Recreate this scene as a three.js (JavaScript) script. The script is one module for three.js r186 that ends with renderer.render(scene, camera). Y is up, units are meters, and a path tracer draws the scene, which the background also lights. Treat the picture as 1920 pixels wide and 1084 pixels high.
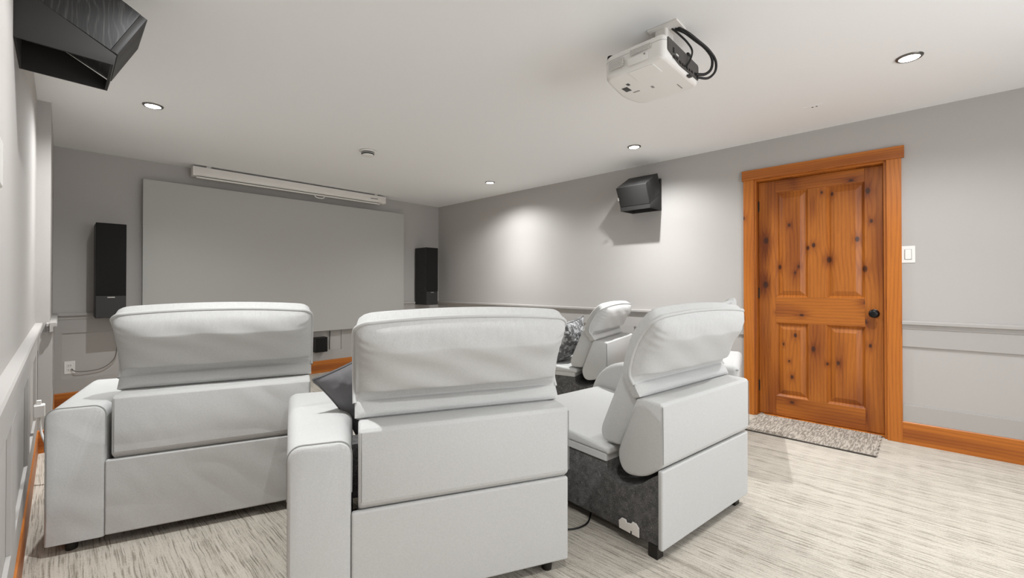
import * as THREE from 'three';
import { mergeGeometries, toCreasedNormals } from 'three/addons/utils/BufferGeometryUtils.js';
import { RectAreaLightUniformsLib } from 'three/addons/lights/RectAreaLightUniformsLib.js';
import { RoundedBoxGeometry } from 'three/addons/geometries/RoundedBoxGeometry.js';

// ------------------------------------------------------------------ camera
const scene = new THREE.Scene();
scene.background = new THREE.Color(0x000000);
const EYE = 1.12, FPX = 806.8;
const camera = new THREE.PerspectiveCamera(2 * Math.atan(542 / FPX) * 180 / Math.PI, 1920 / 1084, 0.01, 60);
camera.position.set(0, EYE, 0);
const YAW = 0.8091, PITCH = 0.0073;
camera.lookAt(Math.sin(YAW) * Math.cos(PITCH), EYE + Math.sin(PITCH), -Math.cos(YAW) * Math.cos(PITCH));
camera.setViewOffset(1920, 1084, 0, 13.7, 1920, 1084);
camera.updateProjectionMatrix();

const renderer = new THREE.WebGLRenderer({ antialias: true });
renderer.toneMapping = THREE.LinearToneMapping;
renderer.toneMappingExposure = 0.62;
renderer.shadowMap.enabled = true;

// ------------------------------------------------------------------ light levels (the lamps themselves are built further down)
const LAMP_WIDE = 10, LAMP_BEAM = 13;             // candela of each ceiling downlight: spill and beam
const UNSEEN_WINDOW_NITS = 7.4;                            // window out of view, set to light the chair backs and ceiling
const LAMP_COLOR = new THREE.Color(0.985, 1.0, 1.012);

// ------------------------------------------------------------------ room dimensions (metres)
const XR = 4.142, XL = -0.115, XB = -0.05, ZF = -5.565, ZB = -4.26, ZK = 1.7, H = 2.353;

// ------------------------------------------------------------------ helpers
let seed = 7;
function rnd() { seed = (seed * 1664525 + 1013904223) >>> 0; return seed / 4294967296; }
const used = {};
function numbered(n) { if (!(n in used)) { used[n] = 0; return n; } used[n]++; return n + '_' + String(used[n]).padStart(3, '0'); }
function shadows(m) { m.castShadow = true; m.receiveShadow = true; return m; }
function part(name, geo, mat, parent) { const m = shadows(new THREE.Mesh(geo, mat)); m.name = name; parent.add(m); return m; }
function thing(name, label, category, pos = [0, 0, 0], turn = 0, group) {
  const g = new THREE.Group(); g.name = numbered(name); g.position.set(...pos); g.rotation.y = turn;
  g.userData = { label, category }; if (group) g.userData.group = group; scene.add(g); return g;
}
function solo(name, geo, mat, label, category, group) {
  const m = part(numbered(name), geo, mat, scene); m.userData = { label, category }; if (group) m.userData.group = group; return m;
}
function structure(name, label, category) { const g = new THREE.Group(); g.name = name; g.userData = { kind: 'structure', label, category }; scene.add(g); return g; }
function structMesh(name, geo, mat, label, category) { const m = part(name, geo, mat, scene); m.userData = { kind: 'structure', label, category }; return m; }
const mat = (o) => new THREE.MeshStandardMaterial(Object.assign({ roughness: 0.8, metalness: 0 }, o));
// box from min/max corners with uv in metres
function box(x0, x1, y0, y1, z0, z1, r = 0) {
  const w = x1 - x0, h = y1 - y0, d = z1 - z0;
  const g = r > 0 ? new RoundedBoxGeometry(w, h, d, 3, Math.min(r, w / 2.01, h / 2.01, d / 2.01)) : new THREE.BoxGeometry(w, h, d);
  g.translate((x0 + x1) / 2, (y0 + y1) / 2, (z0 + z1) / 2);
  return metricUV(g);
}
function metricUV(g, s = 1) { // box-projected uv in metres
  if (g.index) g = g.toNonIndexed();
  const p = g.attributes.position, uv = new Float32Array(p.count * 2);
  const a = new THREE.Vector3(), b = new THREE.Vector3(), c = new THREE.Vector3(), n = new THREE.Vector3();
  for (let i = 0; i < p.count; i += 3) {
    a.fromBufferAttribute(p, i); b.fromBufferAttribute(p, i + 1); c.fromBufferAttribute(p, i + 2);
    n.subVectors(b, a).cross(c.clone().sub(a));
    const ax = Math.abs(n.x), ay = Math.abs(n.y), az = Math.abs(n.z);
    [a, b, c].forEach((q, k) => {
      let u, v;
      if (ax >= ay && ax >= az) { u = q.z; v = q.y; } else if (ay >= az) { u = q.x; v = q.z; } else { u = q.x; v = q.y; }
      uv[(i + k) * 2] = u * s; uv[(i + k) * 2 + 1] = v * s;
    });
  }
  g.setAttribute('uv', new THREE.BufferAttribute(uv, 2));
  return g;
}
// swap u and v so that the grain of a board follows its other direction
function turnUV(g, du = 0, dv = 0, swap = true) {
  const uv = g.attributes.uv;
  for (let i = 0; i < uv.count; i++) { const u = uv.getX(i), v = uv.getY(i); if (swap) uv.setXY(i, v + du, u + dv); else uv.setXY(i, u + du, v + dv); }
  return g;
}
// polygon [(a,b)...] extruded along c with a rounded edge
function extrude(pts, depth, bevel = 0.01, seg = 3, smooth = 0.7, curve = false) {
  const sh = new THREE.Shape();
  if (curve) { sh.setFromPoints(new THREE.CatmullRomCurve3(pts.map(([a, b]) => new THREE.Vector3(a, b, 0)), true, 'catmullrom', 0.5).getPoints(48).map(p => new THREE.Vector2(p.x, p.y))); }
  else sh.setFromPoints(pts.map(([a, b]) => new THREE.Vector2(a, b)));
  const g = new THREE.ExtrudeGeometry(sh, { depth: depth - 2 * bevel, bevelEnabled: bevel > 0, bevelSize: bevel, bevelThickness: bevel, bevelOffset: -bevel, bevelSegments: seg, curveSegments: 8 });
  g.translate(0, 0, bevel);
  return toCreasedNormals(g, smooth);
}
// round the corners of a polygon; each entry [a, b, radius]
function roundPoly(pts, n = 6) {
  const out = [];
  for (let i = 0; i < pts.length; i++) {
    const p = pts[i], a = pts[(i + pts.length - 1) % pts.length], b = pts[(i + 1) % pts.length], r = p[2] || 0;
    if (!r) { out.push([p[0], p[1]]); continue; }
    const P = new THREE.Vector2(p[0], p[1]), da = new THREE.Vector2(a[0] - p[0], a[1] - p[1]), db = new THREE.Vector2(b[0] - p[0], b[1] - p[1]);
    const la = Math.min(r, da.length() * 0.48), lb = Math.min(r, db.length() * 0.48); da.setLength(la); db.setLength(lb);
    for (let k = 0; k <= n; k++) { const t = k / n, s = 1 - t; out.push([P.x + da.x * s * s + db.x * t * t, P.y + da.y * s * s + db.y * t * t]); }
  }
  return out;
}
function tube(pts, r, seg = 40, rad = 8, closed = false) {
  return new THREE.TubeGeometry(new THREE.CatmullRomCurve3(pts.map(p => p.isVector3 ? p : new THREE.Vector3(...p)), closed, 'centripetal'), seg, r, rad, closed);
}
function cyl(r0, r1, h, seg = 32, x = 0, y = 0, z = 0) { const g = new THREE.CylinderGeometry(r0, r1, h, seg); g.translate(x, y, z); return g; }

// ------------------------------------------------------------------ textures
function lattice(n, m, s) { const a = new Float32Array(n * m); let q = s >>> 0; for (let i = 0; i < a.length; i++) { q = (q * 1664525 + 1013904223) >>> 0; a[i] = q / 4294967296; } return a; }
function noise2(n, m, s) { // tileable value noise on an n x m lattice; input 0..1
  const L = lattice(n, m, s);
  return (u, v) => {
    const x = u * n, y = v * m; let i = Math.floor(x), j = Math.floor(y); let fx = x - i, fy = y - j;
    fx = fx * fx * (3 - 2 * fx); fy = fy * fy * (3 - 2 * fy);
    i = ((i % n) + n) % n; j = ((j % m) + m) % m; const i1 = (i + 1) % n, j1 = (j + 1) % m;
    const a = L[j * n + i], b = L[j * n + i1], c = L[j1 * n + i], d = L[j1 * n + i1];
    return (a + (b - a) * fx) + ((c + (d - c) * fx) - (a + (b - a) * fx)) * fy;
  };
}
function makeTex(w, h, fn, srgb, sizeU, sizeV) {
  const d = new Uint8Array(w * h * 4), c = [0, 0, 0];
  for (let j = 0; j < h; j++) for (let i = 0; i < w; i++) {
    fn(i / w, j / h, c); const k = (j * w + i) * 4;
    for (let q = 0; q < 3; q++) d[k + q] = Math.max(0, Math.min(255, Math.round(c[q]))); d[k + 3] = 255;
  }
  const t = new THREE.DataTexture(d, w, h, THREE.RGBAFormat);
  t.magFilter = THREE.LinearFilter; t.minFilter = THREE.LinearMipmapLinearFilter; t.generateMipmaps = true;
  t.wrapS = t.wrapT = THREE.RepeatWrapping; if (srgb) t.colorSpace = THREE.SRGBColorSpace;
  t.repeat.set(1 / sizeU, 1 / sizeV); t.needsUpdate = true; return t;
}
const mix = (a, b, t) => a + (b - a) * t, clamp = (x, a = 0, b = 1) => Math.min(b, Math.max(a, x)), sstep = (a, b, x) => { const t = clamp((x - a) / (b - a)); return t * t * (3 - 2 * t); };

// carpet: looped pile with streaks running along the room
const carpetH = (() => {
  const a = noise2(640, 34, 11), b = noise2(420, 20, 12), c = noise2(110, 14, 13), d = noise2(900, 1100, 14), e = noise2(26, 18, 15), wob = noise2(24, 40, 16);
  return (u, v) => { const uu = u + (wob(u, v) - 0.5) * 0.004, f = a(uu, v); return 0.30 + 0.26 * d(u, v) + 0.22 * b(uu, v) + 0.08 * c(uu, v) + 0.04 * e(u, v) + 0.14 * f - 0.20 * sstep(0.62, 0.92, 1 - f); };
})();
const carpetMap = makeTex(2048, 2048, (u, v, c) => {
  const k = sstep(0.22, 0.80, carpetH(u, v));
  c[0] = mix(142, 198, k); c[1] = mix(134, 191, k); c[2] = mix(121, 179, k);
}, true, 1.6, 3.2);
const carpetBump = makeTex(1024, 1024, (u, v, c) => { c[0] = c[1] = c[2] = 255 * sstep(0.2, 0.8, carpetH(u, v)); }, false, 1.6, 3.2);
const matMap = (() => {
  const a = noise2(14, 150, 21), b = noise2(30, 220, 22), d = noise2(240, 300, 23);
  return makeTex(512, 512, (u, v, c) => {
    const t = clamp(sstep(0.3, 0.7, 0.52 * a(u, v) + 0.33 * b(u, v) + 0.15 * d(u, v)));
    c[0] = mix(128, 182, t); c[1] = mix(121, 175, t); c[2] = mix(111, 164, t);
  }, true, 0.6, 0.8);
})();
// upholstery: fine weave with soft folds (relief only) and a faint melange
const weave = noise2(300, 300, 31), weave2 = noise2(120, 120, 32), fold1 = noise2(7, 9, 33), fold2 = noise2(13, 15, 34);
const fabricBump = makeTex(1024, 1024, (u, v, c) => {
  const f = Math.pow(Math.abs(fold1(u * 1 + v * 1, v) - 0.5) * 2, 1.3) * 0.6 + 0.25 * fold2(u, v + u);
  c[0] = c[1] = c[2] = 40 + 190 * clamp(f * 0.9) + 3 * (weave(u, v) - 0.5);
}, false, 1.1, 1.1);
const fabricSmoothBump = makeTex(512, 512, (u, v, c) => { c[0] = c[1] = c[2] = 128 + 90 * (fold1(u, v) - 0.5) + 40 * (fold2(u, v) - 0.5) + 8 * (weave(u, v) - 0.5); }, false, 0.9, 0.9);
const fabricMap = makeTex(512, 512, (u, v, c) => { const k = (weave(u, v) - 0.5) * 9 + (weave2(u, v) - 0.5) * 6; c[0] = 189 + k; c[1] = 189 + k; c[2] = 187 + k; }, true, 0.35, 0.35);
const feltMap = (() => { const a = noise2(256, 256, 41), b = noise2(30, 30, 42); return makeTex(512, 512, (u, v, c) => { const k = 84 + 40 * (a(u, v) - 0.5) + 26 * (b(u, v) - 0.5) + (a(u, v) > 0.93 ? 60 : 0); c[0] = k; c[1] = k * 0.985; c[2] = k * 0.97; }, true, 0.5, 0.5); })();
// painted wall: faint roller texture
const wallBump = (() => { const a = noise2(200, 200, 51), b = noise2(60, 60, 52); return makeTex(512, 512, (u, v, c) => { c[0] = c[1] = c[2] = 90 + 70 * a(u, v) + 50 * b(u, v); }, false, 0.6, 0.6); })();
// black ash vinyl for the loudspeaker cabinets
const ashMap = (() => {
  const w = noise2(6, 5, 61), s = noise2(240, 10, 62), f = noise2(14, 5, 63);
  return makeTex(512, 512, (u, v, c) => {
    const x = u + 0.05 * (w(u, v) - 0.5); const r = Math.abs(((x * 16 + 0.9 * f(u, v)) % 1) - 0.5) * 2;
    const k = 22 + 30 * sstep(0.45, 1, r) * (0.4 + 0.8 * s(u, v)) + 20 * (s(u, v) - 0.4); c[0] = k; c[1] = k * 0.98; c[2] = k * 0.96;
  }, true, 0.3, 0.3);
})();
// stained knotty pine; grain along v. knots: [u (m), v (m), radius (m)]
function pine(wm, hm, knots, s, w = 512, h = 1024, base = 1, smudges = []) {
  const wob = noise2(5, 4, s), wob2 = noise2(9, 6, s + 1), fine = noise2(180, 14, s + 2), patch = noise2(6, 3, s + 3), pore = noise2(260, 60, s + 4), ringN = noise2(3, 2, s + 5);
  return makeTex(w, h, (u, v, c) => {
    const X = u * wm, Y = v * hm; let x = X + 0.03 * (wob(u, v) - 0.5) + 0.012 * (wob2(u, v) - 0.5), dark = 0, core = 0, halo = 0;
    for (const [kx, ky, kr] of knots) {
      const dx = X - kx, dy = (Y - ky) * 0.62, q = dx * dx + dy * dy, d = Math.sqrt(q);
      if (d > kr * 9) continue;
      x += Math.sign(dx || 1) * kr * 1.1 * Math.exp(-q / (kr * kr * 6));
      core = Math.max(core, 1 - sstep(kr * 0.45, kr * 0.95, d)); halo = Math.max(halo, Math.exp(-q / (kr * kr * 4)));
      if (d < kr) dark = Math.max(dark, 0.3 * (0.5 + 0.5 * Math.sin(d / kr * 18)));
    }
    const ring = 0.5 + 0.5 * Math.sin((x * 115 + 5 * ringN(u, v)) * 2.2), band = sstep(0.35, 0.95, ring);
    let sm = 0; for (const [sx, sy, sw, sh, sa] of smudges) { const ax = (X - sx + 0.02 * (wob2(u, v) - 0.5)) / sw, ay = (Y - sy + 0.08 * (wob(u, v) - 0.5)) / sh; sm = Math.max(sm, sa * Math.exp(-(ax * ax + ay * ay)) * (0.55 + 0.7 * fine(u, v))); }
    let t = 0.13 + sm + 0.19 * band * (0.5 + 0.6 * fine(u, v)) + 0.40 * sstep(0.45, 0.85, patch(u, v)) + 0.12 * (fine(u, v) - 0.5) + 0.10 * (pore(u, v) - 0.5);
    t = t + 0.38 * halo; t = clamp(t);
    let r = mix(206, 124, t) * base, g = mix(122, 58, t) * base, b = mix(38, 13, t) * base;
    const kk = clamp(core * 0.85 + dark * core); r = mix(r, 66, kk); g = mix(g, 32, kk); b = mix(b, 16, kk);
    c[0] = r; c[1] = g; c[2] = b;
  }, true, wm, hm);
}
// ------------------------------------------------------------------ materials
const M = {
  wall: mat({ color: 0xb4b0ac, roughness: 0.75, bumpMap: wallBump, bumpScale: 0.0004 }),
  wainscot: mat({ color: 0xaca8a4, roughness: 0.7 }),
  ceiling: mat({ color: 0xf2f2f1, roughness: 0.9, bumpMap: wallBump, bumpScale: 0.0003 }),
  carpet: mat({ map: carpetMap, bumpMap: carpetBump, bumpScale: 0.004, roughness: 1 }),
  doormat: mat({ map: matMap, bumpMap: matMap, bumpScale: 0.004, roughness: 1 }),
  fabric: mat({ map: fabricMap, bumpMap: fabricSmoothBump, bumpScale: 0.003, roughness: 0.9 }),
  fabricCreased: mat({ map: fabricMap, bumpMap: fabricBump, bumpScale: 0.010, roughness: 0.9 }),
  seam: mat({ color: 0x8e8e8b, roughness: 0.9 }),
  felt: mat({ map: feltMap, roughness: 1 }),
  blackLeg: mat({ color: 0x17140f, roughness: 0.5 }),
  screen: mat({ color: 0xb3b2ae, roughness: 0.85 }),
  whitePlastic: mat({ color: 0xe9e7e3, roughness: 0.4 }),
  whiteMetal: mat({ color: 0xe6e2dc, roughness: 0.45 }),
  greyPlastic: mat({ color: 0x8d8a86, roughness: 0.5 }),
  darkPlastic: mat({ color: 0x2b2a28, roughness: 0.45 }),
  portPanel: mat({ color: 0x4a4744, roughness: 0.6 }),
  black: mat({ color: 0x0b0a09, roughness: 0.7 }),
  cable: mat({ color: 0x100f0e, roughness: 0.55 }),
  ash: mat({ map: ashMap, roughness: 0.55, bumpMap: ashMap, bumpScale: 0.0006 }),
  grille: mat({ color: 0x0d0c0b, roughness: 0.95 }),
  grilleGrey: mat({ color: 0x2a2928, roughness: 0.6 }),
  bracketBlack: mat({ color: 0x262422, roughness: 0.85 }),
  silver: mat({ color: 0xcfcac2, roughness: 0.35, metalness: 0.7 }),
  lampRing: mat({ color: 0x77746f, roughness: 0.3, metalness: 0.9 }),
  lampGlow: new THREE.MeshStandardMaterial({ color: 0xffffff, emissive: LAMP_COLOR, emissiveIntensity: 40 }),
  unseenWindowGlow: new THREE.MeshStandardMaterial({ color: 0xf4f6f8, roughness: 0.6, emissive: 0xf6faff, emissiveIntensity: 0.6 }),  // glowing panes of the window that stays out of view
  knob: mat({ color: 0x0a0a0b, roughness: 0.35, metalness: 0.3 }),
  cushionDark: mat({ color: 0x6c6b6d, roughness: 0.95, bumpMap: fabricBump, bumpScale: 0.008 }),
};
const doorKnots = [ // across (from the left jamb), up, radius
  [0.075, 1.50, 0.020], [0.07, 1.12, 0.022], [0.245, 1.62, 0.011], [0.175, 1.27, 0.014], [0.31, 1.27, 0.010], [0.285, 1.22, 0.009], [0.375, 1.42, 0.013], [0.415, 1.44, 0.014],
  [0.47, 1.86, 0.009], [0.535, 1.84, 0.011], [0.515, 1.32, 0.017], [0.69, 1.47, 0.015], [0.755, 1.83, 0.017], [0.775, 1.60, 0.011], [0.735, 1.24, 0.018],
  [0.285, 0.70, 0.013], [0.20, 0.62, 0.008], [0.24, 0.48, 0.008], [0.26, 0.35, 0.012], [0.41, 0.60, 0.016], [0.50, 0.49, 0.009], [0.57, 0.505, 0.012], [0.735, 0.84, 0.015], [0.765, 0.66, 0.011], [0.71, 0.12, 0.017], [0.30, 0.105, 0.014],
  [0.15, 0.885, 0.010], [0.40, 0.90, 0.012], [0.25, 0.95, 0.008], [0.62, 0.93, 0.018],
];
const doorSmudges = [[0.07, 1.45, 0.045, 0.16, 0.6], [0.06, 1.10, 0.04, 0.14, 0.55], [0.06, 0.6, 0.05, 0.3, 0.35], [0.58, 0.55, 0.03, 0.22, 0.45], [0.64, 0.92, 0.07, 0.03, 0.5], [0.62, 0.13, 0.10, 0.04, 0.35], [0.40, 1.75, 0.04, 0.12, 0.4], [0.74, 0.80, 0.05, 0.08, 0.3], [0.52, 1.32, 0.04, 0.05, 0.35], [0.37, 0.35, 0.03, 0.15, 0.25]];
const doorMap = pine(0.86, 2.06, doorKnots.map(([a, b, r]) => [a, b, r * 1.15]), 71, 640, 1536, 0.9, doorSmudges);
const boardKnots = [[0.22, 1.3, 0.012], [0.30, 0.75, 0.009], [0.42, 1.7, 0.013]];
const boardMap = pine(0.5, 2.2, boardKnots, 81, 384, 1024, 0.95);
M.pineDoor = mat({ map: doorMap, roughness: 0.42, bumpMap: doorMap, bumpScale: 0.0006 });
M.pineBoard = mat({ map: boardMap, roughness: 0.42 });

// ------------------------------------------------------------------ room shell
const T = 0.12;
structMesh('floor', box(XL - T, XR + 0.3, -0.12, 0, ZF - T, ZK + T), M.carpet, 'beige looped carpet with grey streaks', 'floor');
structMesh('ceiling', box(XL - T, XR + T, H, H + T, ZF - T, ZK + T), M.ceiling, 'plain off-white ceiling', 'ceiling');
const D0 = -1.051, D1 = -0.187, DH = 2.028; // door opening
const wallR = structure('wall_right', 'grey painted side wall with wainscot and a wooden door', 'wall');
part('plaster', mergeGeometries([box(XR, XR + T, 0, H, ZF - T, D0), box(XR, XR + T, 0, H, D1, ZK + T), box(XR, XR + T, DH, H, D0, D1)]), M.wall, wallR);
const wallF = structure('wall_far', 'dim grey painted wall behind the screen panel', 'wall');
part('plaster', box(XL - T, XR, 0, H, ZF - T, ZF), M.wall, wallF);
const wallL = structure('wall_left', 'grey painted side wall with a stepped-out end', 'wall');
part('plaster', box(XL - T, XL, 0, H, ZB, ZK), M.wall, wallL);
part('boxed_corner', box(XL - T, XB, 0, H, ZF, ZB), M.wall, wallL);
const WX0 = 0.5, WX1 = 3.1, WY0 = 0.50, WY1 = 1.90; // opening for the unseen window, behind the camera
const wallK = structure('wall_back', 'grey painted wall opposite the screen with an unseen wide window', 'wall');
part('plaster', mergeGeometries([box(XL - T, WX0, 0, H, ZK, ZK + T), box(WX1, XR, 0, H, ZK, ZK + T), box(WX0, WX1, 0, WY0, ZK, ZK + T), box(WX0, WX1, WY1, H, ZK, ZK + T)]), M.wall, wallK);
RectAreaLightUniformsLib.init();
const unseenWin = structure('window_1', 'unseen wide window in the back wall placed to light the chair backs and ceiling', 'window');  // unseen source behind the camera; gives soft light on chair backs and ceiling
part('frame', mergeGeometries([box(WX0, WX1, WY0, WY0 + 0.05, ZK, ZK + 0.08), box(WX0, WX1, WY1 - 0.05, WY1, ZK, ZK + 0.08), box(WX0, WX0 + 0.05, WY0 + 0.05, WY1 - 0.05, ZK, ZK + 0.08), box(WX1 - 0.05, WX1, WY0 + 0.05, WY1 - 0.05, ZK, ZK + 0.08)]), M.whitePlastic, unseenWin);
for (const x of [1.367, 2.233]) part('mullion', box(x - 0.02, x + 0.02, WY0 + 0.05, WY1 - 0.05, ZK, ZK + 0.08), M.whitePlastic, unseenWin);
for (const [x0, x1] of [[WX0 + 0.05, 1.347], [1.387, 2.213], [2.253, WX1 - 0.05]]) {
  part('pane', box(x0, x1, WY0 + 0.05, WY1 - 0.05, ZK + 0.045, ZK + 0.051), M.unseenWindowGlow, unseenWin);
  const al = new THREE.RectAreaLight(0xf6faff, UNSEEN_WINDOW_NITS, x1 - x0, WY1 - WY0 - 0.1); al.position.set((x0 + x1) / 2, (WY0 + WY1) / 2, ZK + 0.042); al.lookAt((x0 + x1) / 2, (WY0 + WY1) / 2, 0); al.castShadow = true; unseenWin.add(al);
}

// chair rail profile (outwards, up), closed
const railPts = [[0, 0.806], [0.013, 0.806], [0.016, 0.811], [0.016, 0.836], [0.020, 0.842], [0.034, 0.842], [0.034, 0.860], [0.030, 0.866], [0, 0.866]];
const basePts = [[0, 0], [0.018, 0], [0.018, 0.148], [0.013, 0.154], [0, 0.154]];
// run a profile along a straight wall: from a to b (x,z), outward normal n (x,z)
function run(profile, a, b, n) {
  const L = Math.hypot(b[0] - a[0], b[1] - a[1]), pos = [], uv = [], d = [(b[0] - a[0]) / L, (b[1] - a[1]) / L];
  const P = (p, t) => [a[0] + d[0] * t + n[0] * p[0], p[1], a[1] + d[1] * t + n[1] * p[0]];
  const flip = (d[0] * n[1] - d[1] * n[0]) > 0;
  const quad = (p, q, r, s) => { const t = flip ? [p, q, r, p, r, s] : [p, r, q, p, s, r]; t.forEach(k => { pos.push(...k[0]); uv.push(...k[1]); }); };
  let acc = 0;
  for (let i = 0; i < profile.length; i++) {
    const p = profile[i], q = profile[(i + 1) % profile.length], l = Math.hypot(q[0] - p[0], q[1] - p[1]);
    quad([P(p, 0), [acc, 0]], [P(q, 0), [acc + l, 0]], [P(q, L), [acc + l, L]], [P(p, L), [acc, L]]); acc += l;
  }
  const tri = THREE.ShapeUtils.triangulateShape(profile.map(p => new THREE.Vector2(...p)), []);
  for (const t of [0, L]) for (const f of tri) { const o = (t === 0) === flip ? f : [f[0], f[2], f[1]]; o.forEach(k => { pos.push(...P(profile[k], t)); uv.push(profile[k][0], profile[k][1]); }); }
  const g = new THREE.BufferGeometry(); g.setAttribute('position', new THREE.Float32BufferAttribute(pos, 3)); g.setAttribute('uv', new THREE.Float32BufferAttribute(uv, 2)); g.computeVertexNormals(); return g;
}
const CL = -1.132, CR = -0.105; // outer edges of the door casing
let trimN = 0;
function trim(geo, label) { structMesh('trim_' + (++trimN), geo, M.wainscot, label, 'chair rail'); }
trim(run(railPts, [XR, ZF], [XR, CL], [-1, 0]), 'grey chair rail from the far corner to the wooden door');
trim(run(railPts, [XR, CR], [XR, ZK], [-1, 0]), 'grey chair rail on the switch side of the wooden door');
trim(run(railPts, [XB, ZF], [XR - 0.05, ZF], [0, 1]), 'grey chair rail along the screen wall');
trim(run(railPts, [XL, ZB], [XL, ZK], [1, 0]), 'grey chair rail along the wall beside the left recliners');
trim(mergeGeometries([run(railPts, [XB, ZF + 0.05], [XB, ZB + 0.05], [1, 0]), run(railPts, [XL + 0.05, ZB], [XB, ZB], [0, 1])]), 'chair rail wrapping the boxed-out wall end');
function baseboard(side, geo, label) { structMesh('baseboard_' + side, geo, M.pineBoard, label, 'baseboard'); }
baseboard('right', mergeGeometries([run(basePts, [XR, ZF], [XR, CL], [-1, 0]), run(basePts, [XR, CR], [XR, ZK], [-1, 0])]), 'orange stained pine baseboard beside the door');
baseboard('far', run(basePts, [XB, ZF], [XR, ZF], [0, 1]), 'orange stained pine baseboard under the screen');
baseboard('left', mergeGeometries([run(basePts, [XL, ZB], [XL, ZK], [1, 0]), run(basePts, [XB, ZF], [XB, ZB + 0.018], [1, 0]), run(basePts, [XL, ZB], [XB, ZB], [0, 1])]), 'orange stained pine baseboard on the left wall');
baseboard('back', run(basePts, [XL, ZK], [XR, ZK], [0, -1]), 'orange stained pine baseboard on the back wall');

// wainscot boards: top rail, bottom rail and stiles standing proud of the recessed panels
const PT = 0.012;
function boards(wall, axis, plane, dir, from, to, gaps) { // axis 'z': boards on a plane x = const
  const B = (s0, s1, y0, y1) => { const p0 = dir > 0 ? plane : plane - PT, p1 = dir > 0 ? plane + PT : plane; return axis === 'z' ? box(p0, p1, y0, y1, s0, s1, 0.0015) : box(s0, s1, y0, y1, p0, p1, 0.0015); };
  part('top_rail', B(from, to, 0.684, 0.806), M.wainscot, wall);
  part('bottom_rail', B(from, to, 0.154, 0.272), M.wainscot, wall);
  for (const [s0, s1] of gaps) part('stile', B(s0, s1, 0.272, 0.684), M.wainscot, wall);
}
const stilesR = []; for (let z = -5.294; z < CL - 0.3; z += 0.97) stilesR.push([z, Math.min(z + 0.2, CL)]);
boards(wallR, 'z', XR, -1, ZF, CL, stilesR);
boards(wallR, 'z', XR, -1, CR, ZK, [[0.72, 0.92]]);
const stilesF = [[XB, 0.06 + XB]]; for (let x = 0.62; x < 3.9; x += 0.97) stilesF.push([x, x + 0.19]);
boards(wallF, 'x', ZF, 1, XB, XR - PT, stilesF);
const stilesL = []; for (let z = -4.2; z < ZK - 0.3; z += 0.97) stilesL.push([z, z + 0.19]);
boards(wallL, 'z', XL, 1, ZB, ZK, stilesL);
boards(wallL, 'z', XB, 1, ZF + PT, ZB, [[ZB - 0.19, ZB], [ZF + PT, ZF + 0.2]]);
part('end_board', box(XL + PT, XB + PT, 0.154, 0.806, ZB, ZB + PT, 0.0015), M.wainscot, wallL);

// ------------------------------------------------------------------ door
const door = structure('door_1', 'knotty pine four-panel door in a wide pine casing', 'door');
const XC = XR - 0.020;
const wood = (x0, x1, y0, y1, z0, z1, horiz, du, dv, r = 0.002) => { const g = box(x0, x1, y0, y1, z0, z1, r); return horiz ? turnUV(g, du, dv) : turnUV(g, du, dv, false); };
part('casing_side', wood(XC, XR + 0.001, 0, 2.026, CL, D0, false, 0.05, 0), M.pineBoard, door);
part('casing_side', wood(XC, XR + 0.001, 0, 2.026, D1, CR, false, 0.31, 0.5), M.pineBoard, door);
part('casing_head', wood(XC - 0.006, XR + 0.001, 2.026, 2.112, CL - 0.010, CR + 0.016, true, 0.2, 0.3), M.pineBoard, door);
part('jamb', wood(XR, XR + T, 0, DH, D0, D0 + 0.016, false, 0.4, 0.1), M.pineBoard, door);
part('jamb', wood(XR, XR + T, 0, DH, D1 - 0.016, D1, false, 0.1, 0.7), M.pineBoard, door);
part('head_jamb', wood(XR, XR + T, DH - 0.016, DH, D0 + 0.016, D1 - 0.016, true, 0.15, 0.9), M.pineBoard, door);
part('threshold', wood(XR + 0.03, XR + T, 0.0, 0.012, D0 + 0.016, D1 - 0.016, true, 0.35, 0.2), M.pineBoard, door);
const SX = XR + 0.062, SB = SX + 0.04, SL = D0 + 0.019, SR = D1 - 0.019, S0 = 0.016, S1 = DH - 0.019;
const leaf = new THREE.Group(); leaf.name = 'leaf'; door.add(leaf);
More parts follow.
